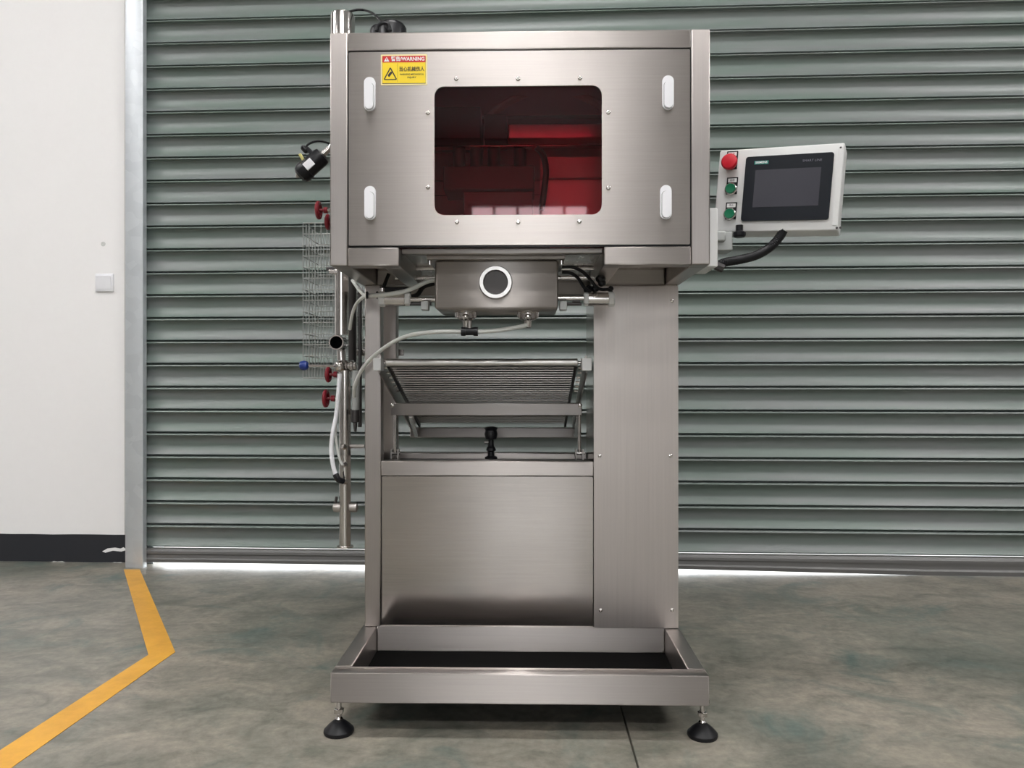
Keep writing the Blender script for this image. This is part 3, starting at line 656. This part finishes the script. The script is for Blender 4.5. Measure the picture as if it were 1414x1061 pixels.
part(MB().box(wx(450, 2.2), wx(462, 2.2), 2.2, 2.23, wz(373, 2.2), wz(368, 2.2), .002), 'clamp_handle', 'darkgrey')
# open pipe end turned to the front
e0 = W(468.5, 474, d - .03)
elb = part(MB().lathe([(.0175, .028), (.0175, -.035), (.0205, -.035), (.0212, -.032), (.0205, -.028), (.0195, -.026), (.0195, .028)], e0, (0, 1, 0), 28), 'outlet_pipe', 'tube')
part(MB().lathe([(0, .0), (.0176, .0), (.0176, .004)], e0 + Vector((0, .012, 0)), (0, 1, 0), 24), 'outlet_bore_shade', 'black_sheet', elb)  # black disc stands in for the shade inside the open pipe
part(MB().cyl(W(471, 484, d), W(472, 502, d), .0125, 20), 'valve_neck', 'tube')
vb = part(MB().lathe([(.010, -.02), (.0155, -.016), (.017, -.006), (.0155, .004), (.012, .010), (.004, .014)], W(469, 505.5, d - .02), (0, -1, 0), 20), 'ball_valve', 'steel')
for dx, r in ((.020, .017), (.028, .013), (.036, .017), (.044, .012)): part(MB().cyl(W(469, 505.5, d) + Vector((dx - .004, 0, 0)), W(469, 505.5, d) + Vector((dx + .004, 0, 0)), r, 16, .001), 'union_ring', 'steel', vb)
part(MB().cyl(W(426, 505, d - .02), W(464, 505.5, d - .02), .0036, 10), 'valve_lever', 'tube', vb)
part(MB().lathe([(.004, -.014), (.012, -.010), (.014, 0), (.012, .009), (.006, .013)], W(420, 505, d - .02), (1, 0, 0), 16), 'lever_knob', 'blue', vb)
lo = part(MB().lathe([(.0165, 0), (.0165, W(476.5, 512, d).z - W(476.5, 755, d).z)], W(476.5, 755, d), (0, 0, 1), 28), 'drain_pipe', 'tube')
part(MB().lathe([(.0235, 0), (.0235, .004), (.0175, .006)], W(476.5, 756, d), (0, 0, 1), 28), 'pipe_flange', 'tube', lo)
part(MB().cyl(W(484, 616.5, d), W(503, 616.5, d + .0), .0055, 10), 'pipe_bracket', 'cast')
for px, py in ((475.5, 617), (476.5, 641), (477, 665)):
    part(MB().lathe([(.006, 0), (.0085, .006), (.006, .020), (.0035, .024)], W(px, py, d - .014), (0, -1, 0), 12), 'pipe_port', 'cast', lo)
for px, s_ in ((466, -1), (488, 1)):
    part(MB().lathe([(.005, -.013), (.013, -.010), (.014, .0), (.013, .010), (.005, .013)], W(px, 701, d), (1, 0, 0), 14).cyl(W(px - 5, 704, d), W(px + 5, 704, d), .004, 10), 'clamp_ring', 'cast', lo)
part(MB().cyl(W(465, 686, d), W(463, 696, d), .004, 10), 'clamp_screw', 'darkgrey', lo)
dark = part(MB().lathe([(.0125, 0), (.0125, .42)], W(486.5, 505, 2.32), (0, 0, 1), 20), 'rear_pipe', 'darkgrey')
part(MB().cyl(W(497, 590, 2.3), W(497, 400, 2.3), .006, 12), 'rear_rod', 'darkgrey')
flt = part(MB().cyl(W(491, 572, 2.12), W(492, 512, 2.12), .0105, 18, .002), 'filter_tube', 'hoseg')
part(MB().lathe([(.003, -.05), (.005, -.04), (.006, -.025), (.011, -.022), (.0125, 0), (.0125, .012)], W(490.5, 572, 2.12), (0, 0, 1), 16), 'filter_cap', 'darkgrey', flt)
# white hoses on the drain pipe
part(MB().pipe([W(469, 516, 2.11), W(467, 545, 2.11), W(464, 575, 2.11), W(459.5, 598, 2.1), W(457.5, 622, 2.1), W(460, 643, 2.1), W(463.5, 656, 2.1)], .0062, 10), 'drain_hose', 'white')
part(MB().pipe([W(466, 560, 2.12), W(463, 590, 2.12), W(465, 615, 2.11), W(469, 634, 2.11), W(473, 642, 2.11)], .0036, 10), 'sample_hose', 'hose')
part(MB().pipe([W(463, 655, 2.1), W(467, 662, 2.1), W(474, 665, 2.11)], .0088, 10, 3), 'hose_elbow', 'blackp')
# red handwheel valves, seen on edge
for px, py, dd, r in ((440, 290.5, 2.2, .0255), (453, 307, 2.25, .022), (453.5, 517.5, 2.2, .0215), (450, 550.5, 2.2, .0255)):
    p = W(px, py, dd)
    ring = [(p.x, p.y + math.cos(a) * r * .82, p.z + math.sin(a) * r * .82) for a in [2 * PI * i / 16 for i in range(17)]]
    hwl = part(MB().pipe(ring, .0062, 10, 2), 'handwheel', 'darkred')
    for a in (0, 2 * PI / 3, 4 * PI / 3): part(MB().cyl(p, (p.x, p.y + math.cos(a) * r * .8, p.z + math.sin(a) * r * .8), .004, 8), 'wheel_spoke', 'darkred', hwl)
    part(MB().lathe([(.006, -.006), (.007, 0), (.0045, .006), (.0045, .014), (.009, .016), (.009, .026), (.005, .028)], p, (1, 0, 0), 12), 'valve_stem', 'darkred', hwl)
    part(MB().cyl((p.x + .026, p.y, p.z), (p.x + .062, p.y, p.z), .006, 12), 'valve_pipe', 'steel', hwl)
# --- wire mesh tray standing behind the pipework
cz1, cz0 = wz(308, 2.38, 430), wz(522, 2.38, 430)
cx0, cx1, cy0, cy1 = wx(418.5, 2.38), wx(501, 2.38), 2.38, 2.55
def wire(a, b, name='mesh_wire', r=.0014):
    return part(MB().cyl(a, b, r, 6), name, 'galv')
nh = 14
for i in range(nh + 1):
    z = cz0 + (cz1 - cz0) * i / nh
    part(MB().pipe([(cx1, cy0, z), (cx0, cy0, z), (cx0, cy1, z), (cx1, cy1, z)], .0016, 6, 1), 'mesh_hoop', 'galv')
for i in range(11):
    x = cx0 + (cx1 - cx0) * i / 10
    wire((x, cy0, cz0), (x, cy0, cz1)); wire((x, cy1, cz0), (x, cy1, cz1))
for i in range(1, 5): wire((cx0, cy0 + (cy1 - cy0) * i / 5, cz0), (cx0, cy0 + (cy1 - cy0) * i / 5, cz1))
for z in (cz0 + .08, cz1 - .08): part(MB().box(cx1 - .02, XL + .06, cy0 - .004, cy0 + .006, z - .01, z + .01, .001), 'mesh_bracket', 'steel')

# --- black sensor head on its steel arm
d = 2.0
ax = (W(413, 244, d) - W(449, 212, d)).normalized(); o = W(447, 213.5, d)
sh = part(MB().lathe([(.0, -.002), (.012, 0), (.0225, .004), (.0245, .010), (.0245, .058), (.027, .060), (.027, .070), (.0235, .082), (.0150, .088), (0, .088)], o, ax, 28), 'sensor_head', 'blackp')
sd = ax.cross(Vector((0, -1, 0))).normalized()
part(MB().bar(W(435, 226, d) + Vector((0, -.024, 0)), W(425, 235, d) + Vector((0, -.024, 0)), .022, .004, .001, up=(0, 1, 0)), 'white_tag', 'white', sh)
part(MB().cyl(W(455, 205, d), W(441, 218, d), .0085, 14, .001), 'sensor_arm', 'tube', sh)
part(MB().cyl(W(459, 196, d), W(452, 209, d), .004, 10), 'sensor_arm', 'steel', sh)
part(MB().bar(W(443, 224, d) , W(424, 205, d), .02, .012, .003), 'sensor_yoke', 'blackp', sh)
part(MB().bar(W(419, 221, d), W(414, 213, d), .008, .008, .001), 'brass_fitting', 'brass', sh)
part(MB().lathe([(.006, 0), (.008, .006), (.008, .016), (.005, .02)], W(424, 210, d), (-.6, 0, .7), 12), 'cable_plug', 'blackp', sh)
part(MB().pipe([W(421, 206, d), W(425, 200, d), W(433, 196, d), W(443, 195, d), W(456, 199, d + .02), W(466, 206, d + .05)], .003, 8), 'sensor_cable', 'black')
part(MB().lathe([(.012, .0), (.006, .004), (.004, .010)], o + ax * .086 + sd * .004, ax, 12), 'sensor_lens', 'cast', sh)
part(MB().cyl(W(459, 197, d), (XL + .01, d + .05, W(459, 197, d).z), .004, 10), 'arm_rod', 'steel')

# --- operator panel on the right
DL = 1.90
pTL = W(994, 207.5, DL)
uu = Vector((.8966, -.4387, -.079)).normalized(); vv = Vector((-.045, .0, -1)); vv = (vv - uu * vv.dot(uu)).normalized(); nn = uu.cross(vv)
if nn.y > 0: nn = -nn                                                  # points to the room
PWd = .2893; PHt = .2055
R4 = Matrix(((uu.x, -nn.x, -vv.x, pTL.x), (uu.y, -nn.y, -vv.y, pTL.y), (uu.z, -nn.z, -vv.z, pTL.z), (0, 0, 0, 1)))
# panel coordinates: x right along the face, y into the box, z up from the top edge (so z is negative on the face)
hm = part(MB().box(0, PWd, 0, .075, -PHt, 0, .005, 3).xform(R4), 'control_panel', 'boxgrey')
hm['label'] = 'light grey operator box with touch screen and three push buttons'
def pw(fx): return PWd * fx
def pz(fz): return -PHt * fz
def pplate(x0, x1, z0, z1, y0, y1, r, name, mat): return part(plate(rrect(x0, x1, z0, z1, r), y0, y1).xform(R4), name, mat, hm, ang=60)
def on_panel(px, py):                                                  # pixel on the panel's face -> panel coordinates
    r = ray(px, py); c0 = Vector((0, 0, CAMH)); t = (pTL - c0).dot(nn) / r.dot(nn); q = c0 + r * t - pTL
    return q.dot(uu), -q.dot(vv)
def avg(*p): return sum(p) / len(p)
(ax0, az0), (ax1, az1), (ax2, az2), (ax3, az3) = on_panel(1029, 217), on_panel(1150.5, 212), on_panel(1146, 304), on_panel(1025.5, 305.5)
bX0, bX1, bZ1, bZ0 = avg(ax0, ax3), avg(ax1, ax2), avg(az0, az1), avg(az2, az3)
pplate(bX0, bX1, bZ0, bZ1, -.006, .002, .006, 'screen_bezel', 'bezel')
(ax0, az0), (ax1, az1), (ax2, az2), (ax3, az3) = on_panel(1042.5, 236), on_panel(1134, 232), on_panel(1130.5, 285), on_panel(1041, 287)
pplate(avg(ax0, ax3), avg(ax1, ax2), avg(az2, az3), avg(az0, az1), -.0066, -.004, .0008, 'touch_screen', 'screen')
def ptext(body, px, py, h, wd, mat, y=-.0072, bold=0.0, par=None):
    X, Z = on_panel(px, py) if not isinstance(px, tuple) else px
    t = text_mb(body, h, 'CENTER', bold, wd)
    t.xform(Matrix(((1, 0, 0, X), (0, 0, -1, y), (0, 1, 0, Z), (0, 0, 0, 1)))).xform(R4); part(t, 'lettering', mat, hm)
X, Z = on_panel(1052, 225.5)
pplate(X - .0165, X + .0165, Z - .0042, Z + .0042, -.0066, -.004, .0004, 'logo_plate', 'teal')
ptext('SIEMENS', (X, Z), 0, .0075, .028, 'textw', -.007, .00015)
ptext('SMART LINE', 1122, 222.5, .0075, .043, 'textg', -.0066)
for px, py in ((1161, 204), (1160.5, 314.5), (1155.5, 314.8), ):
    X, Z = on_panel(px, py); part(MB().lathe([(.0028, 0), (.0024, .0015), (0, .002)], (X, .0, Z), (0, -1, 0), 10).xform(R4), 'panel_screw', 'darkgrey', hm)
pplate(PWd - .013, PWd - .002, -PHt + .012, -.012, -.0015, .002, .001, 'box_rim', 'boxgrey')
for (px, py), col, r, txt, hgt in (((1010, 227.5), 'red', .0196, '急停', .034), ((1010, 262), 'green', .0125, '启动', .012), ((1008.5, 296.5), 'green', .0125, '停止', .012)):
    X, Z = on_panel(px, py)
    hz = .037 if col == 'red' else .034
    pplate(X - .0125, X + .0145, Z - .012, Z + hz - .004, -.0025, .001, .001, 'button_plate', 'blackp')
    pplate(X - .0095, X + .0115, Z + hz - .0165, Z + hz - .007, -.0032, -.001, .0006, 'button_label', 'textw')
    ptext(txt, (X + .001, Z + hz - .0118), 0, .006, .011, 'textk' if col != 'red' else 'stickred', -.0036)
    if col == 'red':
        part(MB().lathe([(.013, .0), (.013, .014), (.011, .018), (.0175, .020), (.0196, .024), (.0196, .029), (.0165, .034), (.008, .036), (0, .0362)], (X, 0, Z), (0, -1, 0), 32).xform(R4), 'emergency_button', 'red', hm)
    else:
        part(MB().lathe([(.0135, 0), (.0148, .003), (.0148, .009), (.0125, .011), (.0120, .009)], (X, 0, Z), (0, -1, 0), 28).xform(R4), 'button_ring', 'steel', hm)
        part(MB().lathe([(.0122, .006), (.0122, .014), (.0112, .016), (.004, .0152), (0, .0152)], (X, 0, Z), (0, -1, 0), 28).xform(R4), 'push_button', 'green', hm)
# mount, bracket and conduit
part(MB().box(XR + .002, wx(988.5, 1.80), 1.78, 1.90, wz(371, 1.80), wz(291, 1.80), .003), 'mounting_plate', 'boxgrey')
br = part(MB().box(wx(990, 1.86), wx(1012, 1.86), 1.86, 1.92, wz(347, 1.86), wz(321, 1.86), .003), 'panel_bracket', 'galv')
part(MB().box(wx(986, 1.86), wx(1000, 1.86), 1.84, 1.92, wz(336, 1.86), wz(322, 1.86), .004), 'bracket_hinge', 'galv', br)
part(MB().lathe([(.012, 0), (.015, .004), (.015, .012), (.009, .016), (.009, .03)], W(1021, 328, 1.86), (0, 0, 1), 10), 'clamp_knob', 'blackp')
part(MB().pipe([W(1082, 318, 1.84), W(1076, 328, 1.84), W(1064, 341, 1.84), W(1046, 352, 1.84), W(1025, 358, 1.84), W(1003, 362, 1.85), W(992, 366, 1.86)], .0105, 12, 14, .0008), 'conduit', 'black')
gd = (W(986, 362, 1.85) - W(999, 372, 1.85)).normalized()
part(MB().cyl(W(999, 371, 1.85), W(984, 365, 1.85), .011, 8, .001), 'cable_gland', 'darkgrey')
